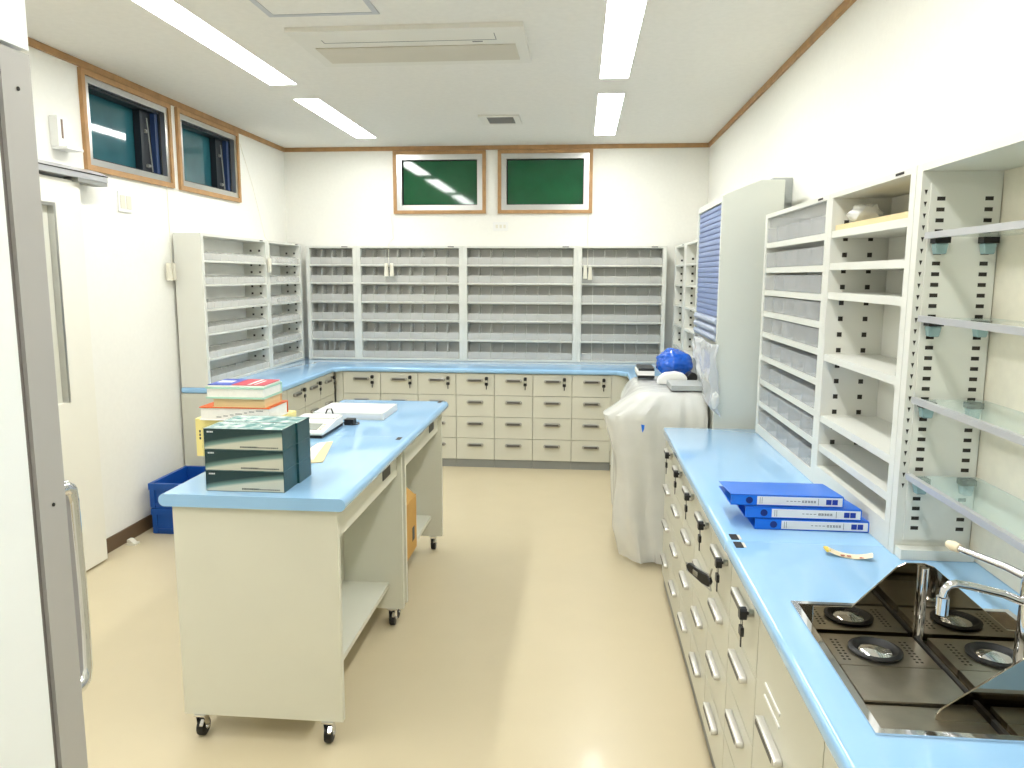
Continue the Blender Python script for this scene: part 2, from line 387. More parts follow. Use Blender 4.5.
# window cords with pull handles
def cord(label, pts, hs, axis):
    t = thing('window_cord', label, 'cord', pts[0], 0, 'window opening cords')
    part('cord', tube(bm_new(), pts, .0022, 5), M_offw, t)
    for h in hs:
        b = bm_new()
        x, y, z = h
        if axis == 'x': prism(b, [(y-.014, z), (y+.014, z), (y+.019, z-.115), (y-.019, z-.115)], 'x', x-.012, x+.012)
        else: prism(b, [(x-.014, z), (x+.014, z), (x+.019, z-.115), (x-.019, z-.115)], 'y', y-.012, y+.012)
        part('pull_handle', b, M_offw, t, bev=.004)
cord('thin window cord with two ivory pulls beside the near end of the left shelves', [(XL+.03, 4.80, 2.165), (XL+.03, 4.80, 1.9), (XL+.03, 4.805, 1.66)], [(XL+.03, 4.765, 1.675), (XL+.03, 4.82, 1.675)], 'x')
cord('thin slack window cord with ivory pull hanging before the left shelf post', [(XL+.02, 5.93, 2.62), (XL+.08, 6.0, 2.3), (-2.53, 5.96, 1.90), (-2.482, 5.925, 1.86), (-2.482, 5.915, 1.70)], [(-2.482, 5.915, 1.73)], 'x')
cord('window cord with two ivory pulls before the wide shelf left of centre', [(-1.72, YB-.03, 2.15), (-1.70, YB-.04, 1.93), (-1.70, 6.655, 1.87), (-1.70, 6.655, 1.69)], [(-1.722, 6.655, 1.705), (-1.672, 6.655, 1.705)], 'y')
cord('window cord with two ivory pulls before the right back shelf', [(.055, YB-.03, 2.15), (.055, YB-.04, 1.93), (.055, 6.655, 1.87), (.055, 6.655, 1.69)], [(.035, 6.655, 1.69), (.078, 6.655, 1.68)], 'y')
# ------------------------------------------------------------------ drawer cabinets
ZT = .798   # underside of the worktops
MESH = {}
def cached(key, fn):
    if key not in MESH: MESH[key] = fn()
    return MESH[key]
def drawer_cabinet(label, loc, rotz, w, d, group, handle, hm, keyed=True, rows=4):
    """local frame: x right along the front, y into the cabinet, front at y=0"""
    t = thing('drawer_cabinet', label, 'cabinet', loc, rotz, group)
    kx = (w, d, rows)
    def body():
        b = bm_new(); box(b, .001, .017, .019, d, .067, ZT); box(b, w-.017, w-.001, .019, d, .067, ZT)
        box(b, .017, w-.017, d-.012, d, .067, ZT); box(b, .017, w-.017, .019, d-.012, .067, .083); box(b, .017, w-.017, .019, d-.012, ZT-.016, ZT)
        return to_mesh('body', b, M_beige)
    link('body', cached(('body',)+kx, body), t)
    link('kick', cached(('kick',)+kx, lambda: to_mesh('kick', bx(.001, w-.001, .012, d, 0, .066), M_kick)), t)
    link('carcass_gap', cached(('gap',)+kx, lambda: to_mesh('carcass_gap', bx(.018, w-.018, .022, .03, .085, ZT-.018), M_dark)), t)
    hh = (ZT-.070)/rows
    for r in range(rows):
        z1 = ZT-.003-r*hh; z0 = z1-hh+.004
        dme = cached(('drawer',)+kx, lambda: to_mesh('drawer', bx(.0025, w-.0025, 0, .018, -hh+.004, 0), M_beige, .0015, 1))
        D = link('drawer', dme, t, (0, 0, z1))
        def hmesh():
            b = bm_new(); x0, x1 = w/2-handle/2, w/2+handle/2
            hz = .0135 if handle < .15 else .0105
            zc = -.054; st = [(x1-hz+hz*math.cos(a), zc+hz*math.sin(a)) for a in [-PI/2+PI*q/6 for q in range(7)]]+[(x0+hz+hz*math.cos(a), zc+hz*math.sin(a)) for a in [PI/2+PI*q/6 for q in range(7)]]
            prism(b, st, 'y', -.021, -.0003)
            return to_mesh('handle', b, hm, .003, 2, True)
        link('handle', cached(('handle', w, handle, hm.name), hmesh), D)
        link('grip_inset', cached(('grip', w, handle), lambda: to_mesh('grip_inset', bx(w/2-handle/2+.016, w/2+handle/2-.016, -.0222, -.0212, -.061 if handle < .15 else -.060, -.046 if handle < .15 else -.049), M_grip)), D)
        if r == 0 and keyed:
            kxp = w/2+handle/2+.028
            def lk():
                b = cyl(bm_new(), (kxp, -.0003, -.035), (kxp, -.012, -.035), .010, 12); return to_mesh('lock', b, M_key, 0, 2, True)
            link('lock', cached(('lock', w, handle), lk), D)
            def km():
                b = bm_new(); box(b, kxp-.003, kxp+.003, -.018, -.0122, -.039, -.031)       # blade end
                prism(b, [(kxp-.011, -.049), (kxp+.011, -.049), (kxp+.013, -.04), (kxp+.013, -.028), (kxp+.008, -.021), (kxp-.008, -.021), (kxp-.013, -.028), (kxp-.013, -.04)], 'y', -.036, -.018)
                prism(b, [(kxp-.012, -.094), (kxp+.012, -.094), (kxp+.014, -.085), (kxp+.012, -.070), (kxp-.012, -.070), (kxp-.014, -.085)], 'y', -.033, -.024)
                box(b, kxp-.004, kxp+.004, -.030, -.027, -.126, -.094)                       # hanging spare's blade
                ring = [(kxp+.010*math.sin(a), -.028, -.060+.016*math.cos(a)) for a in [2*PI*k/10 for k in range(11)]]
                tube(b, ring, .0012, 4, False)
                return to_mesh('key', b, M_black, .001, 1)
            link('key', cached(('key', w, handle), km), D)
    return t
# back row, seven units
BX = [-1.983+.3207*k for k in range(8)]
for k in range(7):
    drawer_cabinet('beige four-drawer cabinet, %s from the left along the back wall' % ordn(k), (BX[k], 6.15, 0), 0, .3207, .6, 'back row of drawer cabinets', .14, M_handback)
single('filler_panel', bx(-2.046, -1.985, 6.152, 6.168, .05, ZT), M_beige, 'narrow beige filler panel in the left inner corner of the cabinets', 'panel')
single('filler_panel', bx(.263, .398, 6.152, 6.168, .05, ZT), M_beige, 'narrow beige filler panel in the right inner corner of the cabinets', 'panel')
# left row, three units facing +x ; local x -> +y, local y -> -x
for k in range(3):
    drawer_cabinet('beige four-drawer cabinet under the left counter, %s from the corner' % ordn(2-k), (-2.05, 5.10+.34*k, 0), PI/2, .34, .6, 'left row of drawer cabinets', .14, M_handback)
t = thing('end_panel', 'plain beige end panel closing the near end of the left counter', 'panel', (-2.38, 4.87, 0))
part('panel', bx(XL+.013, -2.05, 4.855, 4.88, .001, ZT), M_beige, t, bev=.002)
part('return', bx(-2.07, -2.052, 4.881, 5.098, .05, ZT), M_beige, t)
# right row, back part (behind the covered machine), local x -> -y
for k in range(3):
    drawer_cabinet('beige four-drawer cabinet behind the covered machine, %s from the corner' % ordn(k), (.40, 6.12-.40*k, 0), -PI/2, .40, .6, 'corner drawer cabinets behind the machine', .14, M_handback)
# right row, near part
cabs = []
for k in range(6):
    cabs.append(drawer_cabinet('beige four-drawer cabinet, %s from the far end of the right counter' % ordn(k), (.447, 3.83-.34*k, 0), -PI/2, .34, .6, 'right row of drawer cabinets', .165, M_hand))
# sink cabinet with vent slots and two doors
t = thing('sink_cabinet', 'beige vented door cabinet under the steel sink', 'cabinet', (.447, 1.79, 0), -PI/2)
b = bm_new(); W_, d_ = 1.0, .6
box(b, .001, .017, .019, d_, .052, ZT); box(b, W_-.017, W_-.001, .019, d_, .052, ZT); box(b, .017, W_-.017, d_-.012, d_, .052, ZT); box(b, .017, W_-.017, .019, d_-.012, .052, .068)
part('body', b, M_beige, t, world=False)
part('kick', bx(.001, W_-.001, .04, d_, 0, .051), M_kick, t, world=False)
for k in range(2):
    x0 = .0025+.5*k
    D = part('door', bx(x0, x0+.495, 0, .018, .056, ZT-.003), M_beige, t, bev=.0015, seg=1, world=False)
    for zz in (.655, .625): part('vent_slot', bx(x0+.09, x0+.22, -.0035, -.0002, zz, zz+.006), M_white, D, bev=.001, seg=1, world=False)
    hb = bm_new(); a0, a1 = x0+.08, x0+.26
    st = [(a1-.0105+.0105*math.cos(a), .565+.0105*math.sin(a)) for a in [-PI/2+PI*q/6 for q in range(7)]]+[(a0+.0105+.0105*math.cos(a), .565+.0105*math.sin(a)) for a in [PI/2+PI*q/6 for q in range(7)]]
    prism(hb, st, 'y', -.021, -.0003)
    part('handle', hb, M_hand, D, bev=.003, smooth=True, world=False)
    part('grip_inset', bx(a0+.016, a1-.016, -.0222, -.0212, .559, .571), M_grip, D, world=False)
# ------------------------------------------------------------------ worktops
def worktop(name, outline, label, z0=.80, z1=.84, bev=.014, cat='worktop', group=None):
    b = prism(bm_new(), outline, 'z', z0, z1)
    return single(name, b, M_blue, label, cat, group, bev=bev, seg=4, smooth=True)
worktop('worktop', [(XL+.013, 4.85), (-2.03, 4.85), (-2.03, 6.06), (-1.96, 6.13), (.30, 6.13), (.38, 6.05), (.38, 4.92), (XR-.004, 4.92), (XR-.004, YB-.004), (XL+.013, YB-.004)], 'long pale blue worktop running round the left and back walls')
worktop('worktop', [(.43, 2.156), (XR-.004, 2.156), (XR-.004, 3.83), (.43, 3.83)], 'pale blue worktop on the right carrying the three blue binders', bev=.010)
# sink worktop with a cut-out
b = bm_new()
SX0, SX1, SY0, SY1 = .51, .985, 1.225, 1.735
box(b, .43, SX0, .62, 2.154, .80, .84); box(b, SX1, XR-.004, .62, 2.154, .80, .84); box(b, SX0, SX1, SY1, 2.154, .80, .84); box(b, SX0, SX1, .62, SY0, .80, .84)
bmesh.ops.remove_doubles(b, verts=b.verts, dist=1e-5)
kill = [f for f in b.faces if all(len(e.link_faces) > 2 for e in f.edges) and False]
dup = {}
for f in list(b.faces):
    key = tuple(round(x, 4) for x in f.calc_center_median()); dup.setdefault(key, []).append(f)
bmesh.ops.delete(b, geom=[f for fs in dup.values() if len(fs) > 1 for f in fs], context='FACES')
es = [e for e in b.edges if all(abs(v.co.x-.43) < 1e-4 for v in e.verts) and abs(e.verts[0].co.z-e.verts[1].co.z) < 1e-4]
bmesh.ops.bevel(b, geom=es, offset=.013, segments=4, affect='EDGES', profile=.5)
single('worktop', b, M_blue, 'pale blue worktop on the right with the steel sink set in', 'worktop', smooth=True)
# dark joint plates at the seam between the two right worktops
for y, s in ((2.188, 'far'), (2.122, 'near')):
    t = thing('joint_plate', 'small dark joint plate with light end, %s side of worktop seam' % s, 'plate', (.466, y, .84), 0, 'worktop joint plates')
    part('plate', bx(.450, .472, y-.022, y+.022, .8402, .8422), M_dark, t, bev=.001, seg=1)
    part('light_end', bx(.4725, .480, y-.018, y+.018, .8402, .842), M_offw, t)
# ------------------------------------------------------------------ shelf units and clear bins
def shelf_unit(label, loc, rotz, w, d, ztop, shelves, zbase, group, post=.034, th=.014, back=M_shback, slots=(), front=.02):
    t = thing('shelf_unit', label, 'shelf', loc, rotz, group)
    h = ztop-loc[2]
    for n, x in (('side_panel', .0008), ('side_panel', w-post-.0008)):
        s = part(n, bx(x, x+post, 0, d, .0005, h), M_shelf, t, bev=.002, seg=1, world=False)
        if (n == 'side_panel' and x < .01 and 'l' in slots) or (x > .01 and 'r' in slots):
            b = bm_new(); xx = x+post+.0005 if x < .01 else x-.0015
            for yy in (.05, d-.07):
                z = .10
                while z < h-.08:
                    box(b, xx, xx+.001, yy-.008, yy+.008, z, z+.016); z += .056
            part('slot', b, M_slot, s, world=False, stuff=True)
    part('top_panel', bx(post+.001, w-post-.001, 0, d, h-.018, h), M_shelf, t, world=False)
    part('back_panel', bx(post+.001, w-post-.001, d-.008, d, .0005, h-.0185), back, t, world=False)
    part('base', bx(post+.001, w-post-.001, 0, d-.009, .0005, zbase-loc[2]), M_shelf, t, bev=.001, seg=1, world=False)
    sm = None
    for z in shelves:
        if sm is None:
            sm = part('shelf', bx(post+.001, w-post-.001, .003, d-.009, -th, 0), M_shelf, t, bev=.0015, seg=1, world=False); sm.location.z = z-loc[2]
        else:
            c = sm.copy(); COL.objects.link(c); c.location.z = z-loc[2]
    part('nameplate', bx(w-post-.10, w-post-.045, -.0015, -.0003, h-.012, h-.005), M_dark, t, world=False)
    return t
def bin_mesh(key, w, d, hf, hb, m):
    def f():
        b = bm_new(); th = .0025
        box(b, 0, w, 0, d, 0, th)
        for x in (0, w-th): prism(b, [(0, th), (d, th), (d, hb), (d*.2, hb), (0, hf)], 'x', x, x+th)
        box(b, th, w-th, d-th, d, th, hb)
        prism(b, [(-.004, th), (-.004, hf), (0, hf+.003), (th, hf), (th, th)], 'x', 0, w)
        return to_mesh('clear_bin', b, m)
    return cached(key, f)
def place_bins(loc, rotz, w, d, levels, n, where, group, hf, hb, m, post=.034, names=None, inset=.012):
    """bins stand on each level (world z); the label tells row and place"""
    R = Matrix.Rotation(rotz, 4, 'Z')
    pw = (w-2*post-.006)/n
    rn = names
    for r, z in enumerate(levels):
        for k in range(n):
            me = bin_mesh(('bin', round(pw, 4), hf, hb, d, m.name), pw-.003, d-.035, hf, hb, m)
            p = R @ Vector((post+.004+pw*k, inset, 0))
            o = link('clear_bin', me, None, (loc[0]+p.x, loc[1]+p.y, z+.0006)); o.rotation_euler = (0, 0, rotz)
            tag(o, '%s clear bin from the left, %s row, %s' % (ordn(k), rn[r], where), 'bin', group)
ROWS6 = ['bottom', 'fifth', 'fourth', 'third', 'second', 'top']
SZ = [1.695, 1.535, 1.368, 1.202, 1.03]     # shelf tops
LV = [.858] + SZ[::-1]
SF, SD = 6.68, .19                            # front plane and depth of the back shelves
backs = [(-2.465, -2.0, 4, 'narrow back bay at the left corner'), (-2.0, -1.04, 8, 'wide back bay left of centre'), (-1.04, -.03, 9, 'wide back bay right of centre'), (-.03, .735, 7, 'back bay at the right corner')]
blab = ['narrow off-white shelf unit at the left end of the back wall', 'wide off-white shelf unit under the left back window', 'wide off-white shelf unit under the right back window', 'off-white shelf unit at the right end of the back wall']
for (x0, x1, n, nm), lb in zip(backs, blab):
    shelf_unit(lb, (x0, SF, .8405), 0, x1-x0, SD, 1.858, SZ, .858, 'back shelf units')
    place_bins((x0, SF, .8405), 0, x1-x0, SD, LV, n, nm, 'clear bins on the shelves', .06, .14, M_bin, names=ROWS6)
LD = .19
lefts = [(4.855, 5.92, 8, 'near bay on the left wall', ''), (5.92, 6.66, 6, 'far bay on the left wall', '')]
for (y0, y1, n, nm, _), lb in zip(lefts, ['off-white shelf unit on the left counter, the near one with a plain end', 'off-white shelf unit on the left counter, next to the back corner']):
    shelf_unit(lb, (-2.50, y0, .8405), PI/2, y1-y0, LD, 1.872, SZ, .858, 'left shelf units', slots=('r',))
    place_bins((-2.50, y0, .8405), PI/2, y1-y0, LD, LV, n, nm, 'clear bins on the shelves', .045, .06, M_bin, names=ROWS6)
# corner run on the right wall, half hidden by the tower cabinet
for (ya, yb), lb in zip([(6.66, 6.02), (6.02, 5.2)], ['narrow off-white shelf unit on the right wall beside the back corner', 'off-white shelf unit half hidden behind the roller shutter cabinet']):
    shelf_unit(lb, (.80, ya, .8405), -PI/2, ya-yb, .24, 1.855, SZ, .858, 'corner shelf units on the right wall', post=.07, slots=('l',))
# right wall, three bays on the near counter
RF = .872; RD = .205
RZ = [1.756, 1.642, 1.537, 1.437, 1.338, 1.226, 1.109, 1.001]
u = shelf_unit('off-white shelf unit on the right counter filled with clear drawers', (RF, 3.765, .8405), -PI/2, .94, RD, 1.89, RZ, .885, 'right shelf units', th=.024)
part('top_strip', bx(.036, .904, .012, .02, 1.829-.8405, 1.87-.8405), M_binr, u, world=False)
place_bins((RF, 3.765, .8405), -PI/2, .94, RD, [.885]+RZ[::-1], 5, 'right wall bay', 'clear drawers on the right shelves', .066, .07, M_binr, names=['bottom', 'eighth', 'seventh', 'sixth', 'fifth', 'fourth', 'third', 'second', 'top'], inset=.006)
shelf_unit('off-white shelf unit on the right counter with nearly empty shelves', (RF, 2.825, .8405), -PI/2, .70, RD, 1.89, [1.759, 1.648, 1.546, 1.326, 1.103, .995], .915, 'right shelf units', th=.024, back=M_shelf, slots=('l',))
# the open rack with glass shelves
t = thing('glass_shelf_rack', 'tall open off-white rack with glass shelves above the sink', 'rack', (RF, 2.124, .8405), -PI/2, 'right shelf units')
h = 1.89-.8405; w_ = 1.30
for x in (.0008, w_-.035):
    s = part('side_panel', bx(x, x+.034, 0, RD, .0005, h), M_shelf, t, bev=.002, seg=1, world=False)
part('top_panel', bx(.0355, w_-.0355, 0, RD, h-.02, h), M_shelf, t, world=False)
part('back_panel', bx(.0355, w_-.0355, RD-.006, RD, .0005, h-.0205), M_peg, t, world=False)
part('foot_rail', bx(.0355, .075, .004, RD-.01, .0005, .028), M_shelf, t, bev=.001, seg=1, world=False)
sp = part('slotted_panel', bx(.0353, .041, .022, .195, .045, 1.0), M_shelf, t, bev=.001, seg=1, world=False)
b = bm_new(); b2 = bm_new()
for yy in (.048, .166):
    z = .075
    while z < .96:
        box(b, .0412, .0418, yy-.010, yy+.010, z, z+.010); z += .0275
part('slot', b, M_slot, sp, world=False, stuff=True)
z = .19
while z < 1.0:
    prism(b2, [(.012, z), (.016, z+.013), (.008, z+.013)], 'x', .0352, .0357); z += .03
part('notch', b2, M_slot, t, world=False, stuff=True)
for zz in (1.709, 1.496, 1.28, 1.072):
    z = zz-.8405
    g = part('glass_shelf', bx(.06, w_-.045, .022, .19, z-.006, z), M_glass, t, world=False)
    part('front_rail', bx(.055, w_-.045, .008, .0215, z-.011, z+.005), M_rail, g, bev=.002, seg=1, world=False)
    for yy in (.048, .166):
        b = bm_new(); box(b, .0419, .072, yy-.019, yy+.019, z-.022, z-.0065); part('bracket_clip', b, M_black, g, bev=.002, seg=1, world=False)
        b = bm_new(); prism(b, [(yy-.017, z-.0225), (yy+.017, z-.0225), (yy+.012, z-.050), (yy-.012, z-.050)], 'x', .0419, .068); part('bracket', b, M_teal, g, bev=.003, world=False)
# contents of the empty bay
single('tan_board', bx(.884, 1.04, 2.17, 2.785, 1.7596, 1.778), M_tan, 'flat tan board lying on the top shelf of the half empty bay', 'board', bev=.002)
def crumple(bm_c, c, size, seed, sub=3, amp=.25, f=3.0):
    r = bmesh.ops.create_icosphere(bm_c, subdivisions=sub, radius=1)
    for v in r['verts']:
        n = noise.noise(v.co*f*.6+Vector((seed, 0, 0)))+.5*noise.noise(v.co*f*1.7+Vector((0, seed, 0)))
        p = v.co*(1+amp*n)
        v.co = Vector((c[0]+p.x*size[0], c[1]+p.y*size[1], max(c[2]-size[2]*.95, c[2]+p.z*size[2])))
    return bm_c
single('plastic_bag', crumple(bm_new(), (.95, 2.70, 1.7785+.032), (.05, .06, .033), 2.0), M_sheet, 'crumpled clear bag on the tan board in the top shelf', 'bag', smooth=True)
# ------------------------------------------------------------------ roller shutter tower
t = thing('roller_shutter_cabinet', 'tall grey-white cabinet with a blue roller shutter front', 'cabinet', (.86, 4.3, 0))
TY0, TY1, TX0, TX1 = 3.90, 4.68, .69, .988
b = bm_new(); pf = [(TX0, .001), (TX1, .001), (TX1, 2.07), (.875, 2.07), (TX0+.02, 2.005), (TX0, 1.995)]
prism(b, pf, 'y', TY0, TY0+.028); prism(b, pf, 'y', TY1-.028, TY1)
part('side_panel', b, M_tower, t, bev=.003)
b = bm_new(); prism(b, [(TX0+.02, 1.985), (TX0+.022, 2.004), (.875, 2.069), (TX1, 2.069), (TX1, 2.05), (.875, 2.05)], 'y', TY0+.028, TY1-.028)
part('top_panel', b, M_tower, t)
part('back_panel', bx(TX1-.015, TX1, TY0+.028, TY1-.028, .01, 2.05), M_tower, t)
part('shutter_head', bx(TX0, TX0+.02, TY0+.028, TY1-.028, 1.965, 2.0), M_tower, t, bev=.004)
part('lower_front', bx(TX0+.02, TX0+.04, TY0+.028, TY1-.028, .01, 1.255), M_mach, t)
n = 20
for k in range(n):
    z0 = 1.392+(1.963-1.392)/n*k; z1 = z0+(1.963-1.392)/n
    b = bm_new(); prism(b, [(TX0+.010, z0+.001), (TX0+.0065, z0+.006), (TX0+.006, (z0+z1)/2), (TX0+.0075, z1-.003), (TX0+.011, z1), (TX0+.018, z1), (TX0+.018, z0+.001)], 'y', TY0+.03, TY1-.03)
    part('shutter_slat', b, M_shut, t)
for k in range(3):
    z0 = 1.262+.043*k
    b = bm_new(); prism(b, [(TX0+.018, z0+.001), (TX0-.004, z0+.008), (TX0-.010, z0+.022), (TX0-.004, z0+.036), (TX0+.018, z0+.042)], 'y', TY0+.03, TY1-.03)
    part('shutter_rib', b, M_shutl, t, label='pale curved rib at the foot of the shutter')
single('shade_plate', bx(.99, XR-.002, 4.15, 4.28, 1.86, 2.11), M_tray, 'grey plate standing in for shade between the shutter cabinet and right wall', 'bracket', bev=.002)  # grey slab added to stand for the cabinet's shadow on the wall
# ------------------------------------------------------------------ the covered machine
t = thing('covered_machine', 'boxy white machine standing under a milky plastic cover', 'machine', (.5, 4.4, 0))
MX0, MX1, MY0, MY1 = .34, .675, 4.10, 4.80
part('body', bx(MX0, MX1, MY0, MY1, .06, .95), M_mach, t, bev=.012)
part('kick', bx(MX0+.03, MX1-.02, MY0+.03, MY1-.03, .002, .059), M_kick, t)
part('top_plate', bx(MX0+.02, MX1-.01, MY0+.02, MY1-.02, .951, .962), M_tray, t, bev=.003)
# draped plastic: rings of a rounded box, ruffled towards the floor
def drape():
    b = bm_new(); rings = []; N = 110
    lev = [(.030, .062), (.06, .060), (.10, .058), (.14, .056), (.20, .053), (.25, .05), (.32, .048), (.38, .046), (.44, .046), (.5, .046), (.56, .048), (.62, .05), (.67, .053), (.72, .056), (.76, .059), (.80, .062), (.83, .062), (.86, .06), (.89, .052), (.92, .042), (.957, .022), (.972, .004), (.977, -.03), (.978, -.09)]
    cx, cy = (MX0+MX1)/2, (MY0+MY1)/2; hx, hy = (MX1-MX0)/2, (MY1-MY0)/2
    for z, off in lev:
        R = []
        for k in range(N):
            a = 2*PI*k/N
            ca, sa = math.cos(a), math.sin(a)
            s = (abs(ca)**8+abs(sa)**8)**(-1/8)
            nx = noise.noise(Vector((ca*4, sa*4, z*1.3)))*.022*(1-z*.2)+.010*math.sin(14*a+2*z)*(1.05-z)
            nx += .016*noise.noise(Vector((ca*9+3, sa*9, z*2.2)))*min(1, max(0, (1-z)/.1))
            o = off+(nx if z < .95 else nx*.2)
            ex, ey = max(.02, hx+o), max(.02, hy+o)
            x, y, zz = cx+ca*s*ex, cy+sa*s*ey, z
            # loose tent of sheet pulled out to the aisle at the near left corner
            da = (a-(PI+.80))
            up = max(0, (.985-z)/.125) if z > .86 else max(0, 1-(.86-z)/.42)**1.6
            pull = math.exp(-(da/.55)**2)*min(1, up)
            x -= .150*pull; y -= .03*pull
            x -= .055*math.exp(-((z-.42)/.26)**2)*max(0, -ca)**.6
            if ca < 0: x -= .035*(-ca)**.5*min(1, max(0, (.9-z)/.2))
            for ph, am in ((.3, .016), (1.1, .02), (2.2, .012)):       # long slanted folds
                x -= am*math.exp(-((da+.35-ph*.5+(.86-z)*.55)/.09)**2)*min(1, max(0, (.95-z)/.2))
            # hem lifts and tucks toward the right
            if z < .2: x += .06*(1-z/.2)*max(0, -ca)
            x = min(x, .686)
            R.append(b.verts.new((x, y, zz+.006*noise.noise(Vector((x*9, y*9, 3.1))) if z > .05 else zz)))
        rings.append(R)
    for A, B in zip(rings, rings[1:]):
        for k in range(N): b.faces.new((A[k], A[(k+1) % N], B[(k+1) % N], B[k]))
    b.faces.new(rings[-1])
    bmesh.ops.recalc_face_normals(b, faces=b.faces)
    return b
single('plastic_cover', drape(), M_sheet, 'milky plastic sheet draped over the machine at the end of the aisle', 'cover', smooth=True)
b = bm_new(); prism(b, [(.333, .815), (.352, .812), (.350, .79), (.341, .770)], 'y', 4.012, 4.016)
single('blue_tag', b, M_binder, 'small blue tag on the near side of the milky plastic cover', 'tag')
single('grey_tray', bx(.50, .68, 4.12, 4.36, .985, 1.012), M_tray, 'flat grey tray lying on the plastic cover before the shutter', 'tray', bev=.004)
def hang():
    b = bm_new(); G = []
    nu, nv = 18, 16
    for i in range(nu+1):
        row = []
        for j in range(nv+1):
            u_, v_ = i/nu, j/nv            # u along y (far to near), v downward
            y = 4.62-u_*.75
            z = 1.258-v_*(.12+.25*u_**1.5)
            x = .676-.012*math.sin(v_*PI)-.022*noise.noise(Vector((u_*5, v_*4, 1.7)))-.02*v_
            y = y*(1-v_*.35)+3.97*(v_*.35)
            x = min(x, .684)
            if u_ > .8: x += (u_-.8)*.25*(.3+v_); y = min(y, 3.893-.02*v_)
            row.append(b.verts.new((x, y, z)))
        G.append(row)
    for i in range(nu):
        for j in range(nv): b.faces.new((G[i][j], G[i+1][j], G[i+1][j+1], G[i][j+1]))
    return b
hs = single('plastic_sheet', hang(), M_sheet2, 'loose plastic sheet hanging below the blue roller shutter', 'sheet', smooth=True)
sol = hs.modifiers.new('thick', 'SOLIDIFY'); sol.thickness = .0015
single('plastic_tuft', crumple(bm_new(), (.69, 3.865, .975), (.02, .02, .045), 5.5), M_sheet, 'white twisted end of plastic hanging at the cabinet side', 'plastic', smooth=True)
# blue wrapped bundle, white and black handset, on the cover
b = crumple(bm_new(), (.570, 4.62, 1.08), (.108, .12, .085), 1.3, 5, .14, 2.6)
bmesh.ops.recalc_face_normals(b, faces=b.faces)
for v in b.verts:                      # crinkles of the shiny film
    q = v.co*22; v.co += (v.co-Vector((.565, 4.62, 1.08)))*(.10*(abs(noise.noise(Vector((q.x*.7, q.y*.7, q.z*1.6))))-.15))
    v.co.x = min(v.co.x, .674); v.co.z = max(v.co.z, .995)
single('blue_bundle', b, M_bag, 'shiny blue plastic wrapped bundle on top of the covered machine', 'bundle', smooth=True)
t = thing('white_pad', 'white and black flat device left of the blue bundle', 'device', (.42, 4.62, .985))
def slab(x0, x1, y0, y1, z0, z1): return bx(x0, x1, y0, y1, z0, z1)
part('lower_shell', slab(.352, .45, 4.56, 4.79, .992, 1.008), M_black, t, bev=.005)
part('white_shell', slab(.348, .45, 4.56, 4.79, 1.0085, 1.034), M_white, t, bev=.008)
part('upper_shell', slab(.356, .45, 4.57, 4.79, 1.0345, 1.05), M_black, t, bev=.005)
b = bm_new(); prism(b, [(.45, .982), (.61, .982), (.62, 1.02), (.60, 1.045), (.55, 1.056), (.49, 1.048), (.455, 1.02)], 'y', 4.37, 4.43)
single('foam_block', b, M_white, 'white rounded foam block in front of the blue bundle', 'block', bev=.01, smooth=True)
single('black_roller', cyl(bm_new(), (.652, 4.40, 1.02), (.640, 4.47, 1.02), .03, 16), M_black, 'small black roller end at the right of the blue bundle', 'roller', bev=.004, smooth=True)
# ------------------------------------------------------------------ carts
def cart(label, y0, y1, group):
    X0, X1, ZC = -1.385, -.75, .88
    t = thing('island_cart', label, 'cart', ((X0+X1)/2, (y0+y1)/2, 0), 0, group)
    b = bx(X0, X1, y0+.0008, y1-.0008, ZC-.042, ZC)
    es = [e for e in b.edges if abs(e.verts[0].co.y-e.verts[1].co.y) > .1]
    bmesh.ops.bevel(b, geom=es, offset=.0195, segments=6, affect='EDGES', profile=.5)
    part('top', b, M_blue, t, smooth=True)
    for y in (y0+.022, y1-.046): part('end_panel', bx(X0+.035, X1-.035, y, y+.024, .085, ZC-.0425), M_cart, t, bev=.004)
    ya, yb = y0+.0465, y1-.0465
    f = part('apron', bx(X1-.072, X1-.055, ya, yb, .715, ZC-.043), M_cart, t, bev=.002)
    part('pull_recess', bx(X1-.0548, X1-.052, (ya+yb)/2+.19, (ya+yb)/2+.31, .755, .795), M_black, f, bev=.002)
    f = part('apron', bx(X0+.055, X0+.072, ya, yb, .715, ZC-.043), M_cart, t, bev=.002)
    part('back_panel', bx((X0+X1)/2-.009, (X0+X1)/2+.009, ya, yb, .2105, .714), M_cart, t)
    part('shelf', bx(X0+.05, X1-.10, ya, yb, .190, .21), M_cart, t, bev=.003)
    part('nameplate', bx(X1-.055, X1-.035, y1-.06, y1-.01, ZC+.0003, ZC+.0015), M_dark, t)
    for x in (X0+.09, X1-.09):
        for y in (y0+.034, y1-.034):
            c = part('caster', bx(x-.02, x+.02, y-.02, y+.02, .079, .0845), M_chrome, t, bev=.001, seg=1)
            b = bm_new()
            for sx in (-.0165, .0135): prism(b, [(y-.016, .078), (y+.016, .078), (y+.02, .035), (y+.002, .022), (y-.008, .035)], 'x', x+sx, x+sx+.003)
            part('fork', b, M_chrome, c)
            part('wheel', cyl(bm_new(), (x-.0125, y+.006, .0315), (x+.0125, y+.006, .0315), .031, 20), M_rubber, c, bev=.004, smooth=True)
            part('axle_cap', cyl(bm_new(), (x-.02, y+.006, .0315), (x+.02, y+.006, .0315), .007, 10), M_chrome, c)
            b = bm_new(); prism(b, [(y-.016, .07), (y-.03, .056), (y-.031, .05), (y-.016, .06)], 'x', x+.004, x+.0165)
            part('brake_lever', b, M_chrome, c, bev=.001, seg=1)
    return t
cart('cream wheeled island cart with blue top, the near one', 2.31, 3.27, 'island carts')
cart('cream wheeled island cart with blue top, the far one', 3.27, 4.25, 'island carts')
